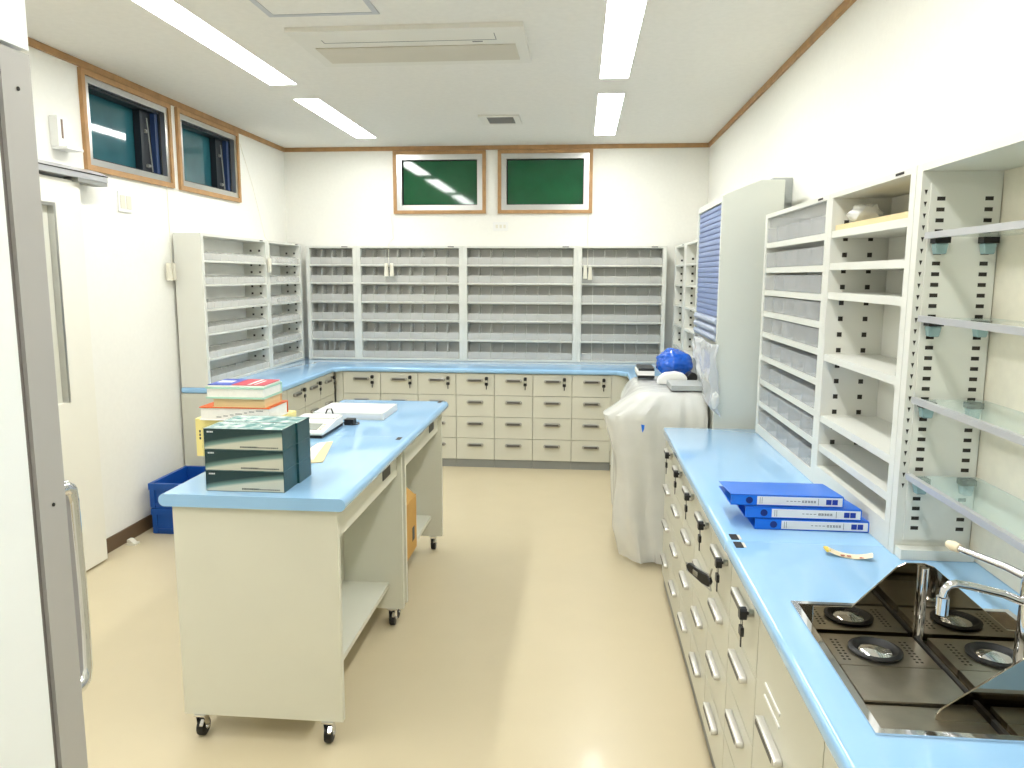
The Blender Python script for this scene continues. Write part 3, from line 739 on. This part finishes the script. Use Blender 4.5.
# cardboard box under the far cart
t = thing('cardboard_box', 'brown cardboard box with open flap on the shelf of the far cart', 'box', (-.93, 3.57, .2102))
part('carton', bx(-1.04, -.825, 3.44, 3.70, .2105, .49), M_card, t, bev=.003)
b = bm_new(); prism(b, [(-.83, .491), (-.90, .55), (-.905, .547), (-.838, .491)], 'y', 3.45, 3.69)
part('flap', b, M_card, t)
part('printed_panel', bx(-.8249, -.8244, 3.60, 3.65, .27, .34), M_inkd, t)

# ------------------------------------------------------------------ things on the carts
ZC = .8805
def carton(x0, x1, y0, y1, z0, z1, label):
    t = thing('teal_box', label, 'box', ((x0+x1)/2, (y0+y1)/2, z0), 0, 'teal boxes on the near cart')
    part('carton', bx(x0, x1, y0+.001, y1, z0, z1), M_dteal, t, bev=.0015, seg=1)
    if y0 < 2.4: part('front_print', bx(x0+.0015, x1-.0015, y0, y0+.0008, z0+.0015, z1-.0015), M_tface, t)
    part('top_sheen', bx(x0+.001, x1-.001, y0+.002, y1-.001, z1+.0002, z1+.0006), M_ttop, t)  # pale blotches painted on the lid as sheen of the film
    b = bm_new(); x = x0+.012
    for wd in (.006, .005, .006, .005): box(b, x, x+wd-.0012, y0-.0006, y0-.0002, z1-.013, z1-.008); x += wd
    part('logo', b, M_lab, t, stuff=True)
    b = bm_new(); x = x0+.125
    rr = random.Random(4)
    while x < x1-.02:
        wd = rr.uniform(.003, .007); hgt = .0055 if x < x0+.185 else .0035
        box(b, x, x+wd, y0-.0006, y0-.0002, z0+.007, z0+.007+hgt); x += wd+.0015
    part('lettering', b, M_inkd, t, stuff=True)
bz = [ZC, ZC+.0715, ZC+.143]
for r, nm in enumerate(('bottom', 'middle', 'top')):
    carton(-1.243, -.972, 2.362, 2.478, bz[r], bz[r]+.07, 'flat teal box with pale fade, %s of the front stack on the cart' % nm)
for r, nm in enumerate(('bottom', 'middle', 'top')):
    carton(-1.236, -.966, 2.482, 2.598, bz[r], bz[r]+.07, 'flat teal box, %s of the rear stack on the cart' % nm)
# shrink wrap around each stack
def wrap(x0, x1, y0, y1, z0, z1, seed):
    b = bm_new(); box(b, x0, x1, y0, y1, z0, z1)
    bmesh.ops.subdivide_edges(b, edges=b.edges[:], cuts=12, use_grid_fill=True)
    c = Vector(((x0+x1)/2, (y0+y1)/2, (z0+z1)/2))
    for v in b.verts:
        if v.co.z > z0+.001:
            n = noise.noise(v.co*45+Vector((seed, 0, 0)))
            d = Vector((1 if v.co.x > x1-1e-4 else -1 if v.co.x < x0+1e-4 else 0, 0, 1 if v.co.z > z1-1e-4 else 0))
            v.co += d*(.0035*abs(n))
    bmesh.ops.delete(b, geom=[f for f in b.faces if f.calc_center_median().z < z0+.0005], context='FACES')
    return b
single('shrink_wrap', wrap(-1.2455, -.9695, 2.3590, 2.4795, ZC, ZC+.2155, 1), M_film, 'clear shrink wrap around the front stack of teal boxes', 'wrap', 'shrink wraps')
single('shrink_wrap', wrap(-1.2385, -.9635, 2.4803, 2.5995, ZC, ZC+.2155, 7), M_film, 'clear shrink wrap around the rear stack of teal boxes', 'wrap', 'shrink wraps')
# stack of books behind
def book(label, name, x0, x1, y0, y1, z0, z1, cover, pages, spine='back', rot=0, tcov=.004, bottom=True, top=True, cat='book', botm=None):
    cx, cy = (x0+x1)/2, (y0+y1)/2
    t = thing(name, label, cat, (cx, cy, z0), rot, 'books stacked on the cart')
    hx, hy, h = (x1-x0)/2, (y1-y0)/2, z1-z0
    part('page_block', bx(-hx+.004, hx-.004, -hy+.004, hy-.004, tcov+.0002, h-tcov-.0002), pages, t, world=False)
    if top: part('front_cover', bx(-hx, hx, -hy, hy, h-tcov, h), cover, t, bev=.001, seg=1, world=False)
    if bottom: part('back_cover', bx(-hx, hx, -hy, hy, 0, tcov), botm or cover, t, bev=.001, seg=1, world=False)
    part('spine', bx(-hx, hx, hy-.0035, hy, tcov+.0001, h-tcov-.0001), cover, t, world=False)
    return t
ZA = ZC
t = thing('yellow_file_box', 'large yellow file box at the bottom of the book stack', 'box', (-1.31, 2.86, ZA), 0, 'books stacked on the cart')
part('shell', bx(-1.52, -1.19, 2.83, 3.05, ZA, ZA+.152), M_yellow, t, bev=.003)
b = bm_new()
for k in range(3): box(b, -1.506, -1.499, 2.8292, 2.8297, ZA+.068+.014*k, ZA+.078+.014*k)
for k in range(3):
    x = -1.44+.022*k; prism(b, [(x, ZA+.105), (x+.003, ZA+.105), (x+.005, ZA+.13), (x+.002, ZA+.13)], 'y', 2.8292, 2.8297)
part('lettering', b, M_inkd, t, stuff=True)
z = ZA+.1525
t = book('thick white book with an orange cover above the yellow file box', 'thick_book', -1.485, -1.20, 2.80, 2.99, z, z+.053, M_orange, M_paper, botm=M_wcov)
b = bm_new(); x = -.09
rr = random.Random(9); x = -.075
for k in range(7):
    L = rr.uniform(.012, .03); box(b, x, x+L, -.0923, -.0918, .012+.0045*k, .0145+.0045*k); x += L+.008
part('lettering', b, M_inkd, t, world=False, stuff=True)
z += .0535
t = book('small buff paper block between orange and pale green books', 'paper_block', -1.43, -1.215, 2.80, 2.965, z, z+.034, M_manila, M_manila, tcov=.002)
z += .0345
t = book('thick book with white pages and pale green cover near stack top', 'thick_book', -1.45, -1.215, 2.79, 2.97, z, z+.046, M_mint, M_paper, tcov=.007)
z += .0465
t = thing('colour_booklet', 'thin blue and red booklet on top of the book stack', 'booklet', (-1.33, 2.88, z), .03, 'books stacked on the cart')
part('pages', bx(-.115, .112, -.082, .082, 0, .006), M_paper, t, world=False)
part('blue_cover', bx(-.115, -.02, -.082, .082, .0062, .0085), M_bluec, t, world=False, label='blue half of the cover')
part('red_cover', bx(-.0195, .112, -.082, .082, .0062, .0085), M_redc, t, world=False, label='red half of the cover')
b = bm_new(); box(b, .04, .053, -.075, .07, .0086, .009); box(b, .066, .074, -.075, .04, .0086, .009); box(b, -.105, -.045, -.02, .03, .0086, .009)
part('white_print', b, M_wcov, t, world=False)
# kitchen scale
t = thing('digital_scale', 'white digital scale with grey display on the cart', 'scale', (-1.23, 3.36, ZC), .0)
part('base', bx(-1.325, -1.135, 3.20, 3.50, ZC, ZC+.012), M_black, t, bev=.004)
b = bm_new(); prism(b, [(3.20, ZC+.0122), (3.50, ZC+.0122), (3.50, ZC+.05), (3.40, ZC+.05), (3.20, ZC+.026)], 'x', -1.328, -1.132)
part('shell', b, M_white, t, bev=.005, seg=3)
b = bm_new(); P = [(3.235, ZC+.0312), (3.325, ZC+.0420), (3.325, ZC+.0432), (3.235, ZC+.0324)]; prism(b, P, 'x', -1.27, -1.17)
part('display', b, M_lcd, t)
part('weighing_pan', bx(-1.32, -1.14, 3.395, 3.495, ZC+.0505, ZC+.056), M_white, t, bev=.003)
for k in range(3):
    b = bm_new(); x = -1.16; box(b, -1.162, -1.15, 3.24+.03*k, 3.255+.03*k, ZC+.0325+.0036*k, ZC+.036+.0036*k); part('button', b, M_offw, t)
# black adapter and cable
b = bm_new(); pts = [(-1.235, 3.53, ZC+.005), (-1.24, 3.54, ZC+.03), (-1.225, 3.545, ZC+.07), (-1.205, 3.545, ZC+.072), (-1.19, 3.54, ZC+.03), (-1.16, 3.535, ZC+.006), (-1.11, 3.53, ZC+.006)]
t = thing('power_adapter', 'black power adapter with looped cable behind the scale', 'adapter', (-1.12, 3.53, ZC))
part('cable', tube(b, pts, .0035, 6), M_black, t, smooth=True)
part('plug_body', bx(-1.13, -1.085, 3.505, 3.555, ZC, ZC+.028), M_black, t, bev=.005)
part('cable_coil', tube(bm_new(), [(-1.085+.02*math.cos(a), 3.53+.03*math.sin(a), ZC+.005) for a in [2*PI*k/12 for k in range(13)]], .003, 5, False), M_black, t)
# white flat carton in film
t = thing('white_carton', 'flat white carton wrapped in film at the far end of the carts', 'box', (-1.15, 3.78, ZC))
part('carton', bx(-1.335, -.975, 3.65, 3.94, ZC, ZC+.034), M_white, t, bev=.002)
part('film', bx(-1.338, -.972, 3.60, 3.945, ZC, ZC+.0365), M_film, t)
part('seal_strip', bx(-1.25, -.99, 3.6485, 3.6497, ZC+.008, ZC+.024), M_lab, t)
b = bm_new(); prism(b, [(-1.20, 2.70), (-1.085, 2.78), (-1.09, 3.13), (-1.22, 3.0)], 'z', ZC, ZC+.004)
t = thing('paper_envelopes', 'tan and white papers lying flat behind the teal boxes', 'papers', (-1.13, 2.9, ZC))
b = bm_new(); prism(b, [(-1.110, 2.72), (-.985, 2.78), (-1.065, 3.14), (-1.112, 3.10)], 'z', ZC, ZC+.003); part('tan_sheet', b, M_tan, t)
b = bm_new(); prism(b, [(-1.110, 2.74), (-1.03, 2.80), (-1.085, 3.11), (-1.112, 3.08)], 'z', ZC+.0032, ZC+.006); part('white_sheet', b, M_paper, t)
# ------------------------------------------------------------------ crates by the wall
def crate(label, x0, x1, y0, y1, z0, z1, open_top):
    t = thing('folding_crate', label, 'crate', ((x0+x1)/2, (y0+y1)/2, z0), 0, 'blue crates by the left wall')
    th = .008
    b = bm_new(); box(b, x0+.012, x1-.012, y0+.012, y1-.012, z0, z0+.01)
    box(b, x0+.012, x0+.012+th, y0+.012, y1-.012, z0+.01, z1-.04); box(b, x1-.012-th, x1-.012, y0+.012, y1-.012, z0+.01, z1-.04)
    box(b, x0+.02, x1-.02, y0+.012, y0+.012+th, z0+.01, z1-.04); box(b, x0+.02, x1-.02, y1-.012-th, y1-.012, z0+.01, z1-.04)
    part('shell', b, M_crate, t)
    b = bm_new(); box(b, x0, x0+.022, y0, y1, z1-.04, z1); box(b, x1-.022, x1, y0, y1, z1-.04, z1); box(b, x0+.022, x1-.022, y0, y0+.022, z1-.04, z1); box(b, x0+.022, x1-.022, y1-.022, y1, z1-.04, z1)
    part('rim', b, M_crate, t, bev=.003)
    b = bm_new()
    for x in (x0+.005, x1-.035): box(b, x, x+.03, y0+.004, y0+.0118, z0+.005, z1-.041)
    box(b, x0+.035, x1-.035, y0+.006, y0+.0118, z0+.02, z0+.035)
    part('rib', b, M_crate, t)
    return t
tc = crate('lower blue plastic crate on the floor by the left wall', -2.63, -2.25, 4.30, 4.74, .0005, .165, False)
part('sticker', bx(-2.40, -2.31, 4.310, 4.3117, .05, .10), M_lab, tc)
crate('upper open blue plastic crate stacked by the left wall', -2.635, -2.245, 4.295, 4.745, .1655, .325, True)
t = thing('door_stop', 'small pale door stop on the floor by the brown skirting', 'door stop', (-2.64, 4.1, 0))
part('base', bx(-2.67, -2.615, 4.09, 4.14, .0003, .012), M_offw, t, bev=.003)
b = bm_new(); prism(b, [(-2.668, .0122), (-2.625, .0122), (-2.65, .035), (-2.668, .035)], 'y', 4.095, 4.135); part('stop', b, M_offw, t, bev=.002)
# ------------------------------------------------------------------ fridge at the left edge
t = thing('medical_fridge', 'tall white fridge with grey door edge and chrome handle at left', 'fridge', (-1.1, .7, 0))
part('body', bx(-1.45, -.80, .47, 1.008, .06, 1.915), M_fr, t, bev=.004)
part('gasket', bx(-1.44, -.806, 1.009, 1.022, .08, 1.91), M_frd, t)
dd = part('door', bx(-1.45, -.80, 1.0225, 1.081, .07, 1.913), M_frg, t, bev=.004, label='grey metal door seen edge-on')
part('header', bx(-1.45, -.80, .47, 1.081, 1.919, 2.12), M_fr, t, bev=.003)
part('kick', bx(-1.44, -.82, .49, 1.0, .001, .059), M_kick, t)
for z in (1.86, 1.25): part('screw', cyl(bm_new(), (-.7999, 1.052, z), (-.7985, 1.052, z), .003, 8), M_dark, dd)
b = bm_new()
xh = -.818
tube(b, [(xh, 1.0812, 1.262), (xh, 1.10, 1.262), (xh, 1.112, 1.255), (xh, 1.116, 1.235), (xh, 1.119, 1.10), (xh, 1.119, 1.02), (xh, 1.116, .95), (xh, 1.110, .932), (xh, 1.10, .926), (xh, 1.0812, .926)], [.014, .014, .0135, .0125, .012, .012, .0125, .0135, .014, .014], 12)
part('handle', b, M_chrome, dd, smooth=True)
# ------------------------------------------------------------------ binders and packet on the right counter
def binder(label, x0, x1, yf, z0, dx):
    t = thing('ring_binder', label, 'binder', ((x0+x1)/2, yf+.12, z0), 0, 'blue binders on the right counter')
    D, hS, hB = .20, .034, .019
    b = bm_new(); prism(b, [(yf, z0), (yf+D, z0), (yf+D, z0+.002), (yf+.002, z0+.002)], 'x', x0, x1); part('back_cover', b, M_binder, t)
    b = bm_new(); prism(b, [(yf+.002, z0+hS-.002), (yf+D, z0+hB-.002), (yf+D, z0+hB), (yf, z0+hS)], 'x', x0, x1); part('front_cover', b, M_binder, t)
    s = part('spine', bx(x0, x1, yf-.0018, yf+.0018, z0+.0021, z0+hS-.0021), M_binder, t)
    pg = bm_new(); prism(pg, [(yf+.03, z0+.0025), (yf+D-.01, z0+.0025), (yf+D-.01, z0+.014), (yf+.03, z0+.014)], 'x', x0+.02, x1-.02); part('papers', pg, M_binderd, t)
    lx = x0+.078
    part('spine_label', bx(lx, x1-.004, yf-.0027, yf-.0019, z0+.004, z0+hS-.004), M_lab, s)
    zc = z0+hS/2
    part('finger_hole', cyl(bm_new(), (x0+.055, yf-.0026, zc), (x0+.055, yf-.0019, zc), .0105, 18), M_binderd, s)
    b = bm_new()
    for q in (x1-.052, x1-.034): box(b, q, q+.016, yf-.0033, yf-.0028, z0+.009, z0+hS-.009)
    part('blue_squares', b, M_sq, s)
    b = bm_new(); L = (x1-lx)
    # spine title: four loose strokes then five dense characters, too small to read
    for k, wd in enumerate((.006, .008, .007, .008)):
        x = lx+L*.34+.011*k; box(b, x, x+wd, yf-.0033, yf-.0028, zc-.0008, zc+.0008)
    for k in range(5):
        x = lx+L*.52+.0085*k
        box(b, x, x+.0065, yf-.0033, yf-.0028, zc+.002, zc+.0032); box(b, x, x+.0065, yf-.0033, yf-.0028, zc-.0036, zc-.0024); box(b, x+.0008*(k % 3), x+.0015+.0008*(k % 3), yf-.0033, yf-.0028, zc-.0024, zc+.002); box(b, x+.0045, x+.0058, yf-.0033, yf-.0028, zc-.0022, zc+.002); box(b, x+.001, x+.006, yf-.0033, yf-.0028, zc-.0005, zc+.0005)
    for x in (lx+.008, lx+.014, x1-.075): box(b, x, x+.0012, yf-.0033, yf-.0028, z0+.007, z0+hS-.007)
    part('lettering', b, M_ink, s, stuff=True)
binder('blue ring binder with white spine label, bottom of three on the counter', .538, .872, 2.268, .8405, 0)
binder('blue ring binder with white spine label, middle of three on the counter', .509, .85, 2.272, .875, 0)
binder('blue ring binder with white spine label, top of three on the counter', .467, .80, 2.285, .9095, 0)
b = bm_new(); n = 14; G = []
for i in range(n+1):
    u_ = i/n; x = .69+.105*u_; y = 2.075-.035*u_; z = .8425+.012*abs(2*u_-1)**2
    G.append([b.verts.new((x, y-.016, z-.001)), b.verts.new((x+.003, y-.007, z+.004)), b.verts.new((x+.006, y+.007, z+.004)), b.verts.new((x+.008, y+.016, z-.001)), b.verts.new((x+.005, y, z-.0015))])
for A, B_ in zip(G, G[1:]):
    for k in range(5): b.faces.new((A[k], A[(k+1) % 5], B_[(k+1) % 5], B_[k]))
b.faces.new(G[0]); b.faces.new(G[-1][::-1]); bmesh.ops.recalc_face_normals(b, faces=b.faces)
t = thing('stick_packet', 'small cream stick packet with yellow end on the right counter', 'packet', (.74, 2.06, .84))
part('sachet', b, M_cream, t, smooth=True)
part('yellow_end', bx(.686, .697, 2.062, 2.092, .8505, .8565), M_pyel, t, bev=.002)
b = bm_new()
for k in (.03, .045, .075): box(b, .69+k, .70+k, 2.058-k*.33, 2.064-k*.33, .8468, .8478)
part('red_print', b, M_pred, t, stuff=True)
# black strap clip hanging from one key
t = thing('key_holder', 'black key holder with silver plate hanging from the right drawers', 'key holder', (.404, 2.20, .69), math.atan2(.136, -.05))
b = bm_new(); prism(b, [(.012, -.016), (.05, -.020), (.135, -.014), (.150, 0), (.135, .014), (.05, .014), (.012, .018), (0, .004)], 'y', -.006, .006)
part('strap', b, M_black, t, bev=.003, world=False)
part('plate', bx(.07, .10, .0062, .0078, -.010, .008), M_chrome, t, world=False)
part('frame', tube(bm_new(), [(0, 0, -.024), (.15, 0, -.018), (.156, 0, .006), (.02, 0, .022), (0, 0, -.024)], .002, 6, False), M_alu, t, world=False)
part('hook', tube(bm_new(), [(.012, 0, .012), (.006, 0, .03), (.0, 0, .045)], .003, 6), M_key, t, world=False)
# ------------------------------------------------------------------ the steel sink with drains, plates and splash guards
t = thing('steel_sink', 'polished steel sink unit with two drains and splash guards in the worktop', 'sink', (.75, 1.48, .84))
def rimring(x0, x1, y0, y1, tx, z0, z1):
    b = bm_new(); box(b, x0, x0+tx, y0, y1, z0, z1); box(b, x1-tx, x1, y0, y1, z0, z1); box(b, x0+tx, x1-tx, y0, y0+tx, z0, z1); box(b, x0+tx, x1-tx, y1-tx, y1, z0, z1); return b
part('rim', rimring(SX0-.006, SX1+.006, SY0-.006, SY1+.006, .014, .8405, .845), M_chrome, t, bev=.0015)
b = bm_new(); a0, a1, c0, c1 = SX0+.003, SX1-.003, SY0+.003, SY1-.003
box(b, a0, a0+.004, c0, c1, .815, .8404); box(b, a1-.004, a1, c0, c1, .815, .8404); box(b, a0+.004, a1-.004, c0, c0+.004, .815, .8404); box(b, a0+.004, a1-.004, c1-.004, c1, .815, .8404); box(b, a0+.004, a1-.004, c0+.004, c1-.004, .811, .815)
part('basin', b, M_steel, t)
part('basin', bx(a0, a1, c0, c1, .80, .8105), M_dark, t)
XM = .742
for (p0, p1, nm) in ((a0+.018, XM-.016, 'l'), (XM+.016, a1-.012, 'r')):
    g = part('drain_tray', bx(p0, p1, 1.478, 1.612, .8155, .829), M_plate, t, bev=.002)
    cx_, cy_ = (p0+p1)/2-.005, 1.542
    part('drain_ring', lathe(bm_new(), [(.052, .0), (.053, .005), (.045, .008), (.036, .003), (.034, 0)], (cx_, cy_, .8292), 28), M_rubber, g, smooth=True)
    part('drain_cup', lathe(bm_new(), [(.033, .0008), (.028, .004), (.015, .0065), (.006, .009), (.004, .009)], (cx_, cy_, .8293), 28), M_chrome, g, smooth=True)
    b = bm_new()
    for i in range(8):
        for j in range(2):
            for s in (-1, 1):
                xx = cx_+s*(.066+.010*j); yy = 1.50+.012*i
                box(b, xx-.0025, xx+.0025, yy-.0025, yy+.0025, .8291, .8294)
    part('perforation', b, M_dark, g, stuff=True)
    part('cover_plate', bx(p0, p1, 1.345, 1.472, .8155, .831), M_plate, t, bev=.003)
    part('front_plate', bx(p0, p1, 1.245, 1.340, .8155, .825), M_plate, t, bev=.003)
part('divider', bx(XM-.012, XM-.004, c0+.01, 1.612, .8155, .832), M_dark, t)
# splash guards: trapezoids with sloping shoulders, vertical polished plates
def guard(y, pts): 
    return prism(bm_new(), pts, 'y', y, y+.004)
part('splash_guard', guard(1.622, [(a0+.006, .8155), (a1-.006, .8155), (a1-.006, .846), (.925, .850), (.765, .985), (.745, .992), (.705, .992), (.690, .984), (.60, .888), (a0+.006, .886)]), M_mirror, t, bev=.0008, seg=1, label='far mirror-bright splash guard')
part('guard_post', cyl(bm_new(), (XM, 1.6135, .8155), (XM, 1.6135, .985), .008, 12), M_chrome, t, smooth=True)
part('splash_guard', guard(1.300, [(a0+.125, .8155), (a1-.006, .8155), (a1-.006, .960), (.805, .960), (.775, .948), (.645, .846), (a0+.125, .836)]), M_mirror, t, bev=.0008, seg=1, label='near mirror-bright splash guard')
# faucet
t = thing('faucet', 'chrome faucet with bent spout beside the sink', 'faucet', (.853, 1.425, .8313))
FX, FY = .853, 1.425
part('column', lathe(bm_new(), [(.027, 0), (.027, .006), (.0225, .01), (.0215, .205), (.019, .218), (.012, .226), (.003, .228)], (FX, FY, .8313), 24), M_chrome, t, smooth=True)
part('spout', tube(bm_new(), [(FX-.018, FY, .998), (.80, FY, 1.012), (.74, FY, 1.025), (.715, FY, 1.029), (.702, FY, 1.026), (.694, FY, 1.016), (.692, FY, 1.002)], .0078, 12), M_chrome, t, smooth=True)
part('nozzle', cyl(bm_new(), (.692, FY, 1.0015), (.692, FY, .968), .0115, 16), M_chrome, t, smooth=True)
part('lever', tube(bm_new(), [(FX-.004, FY+.014, 1.040), (FX-.02, FY+.06, 1.043), (.785, 1.575, 1.046)], [.008, .0075, .0065], 10), M_chrome, t, smooth=True)
part('lever_knob', tube(bm_new(), [(.787, 1.572, 1.046), (.780, 1.585, 1.047), (.775, 1.596, 1.047)], [.009, .011, .008], 12), M_cream, t, smooth=True, label='pale rounded lever tip')
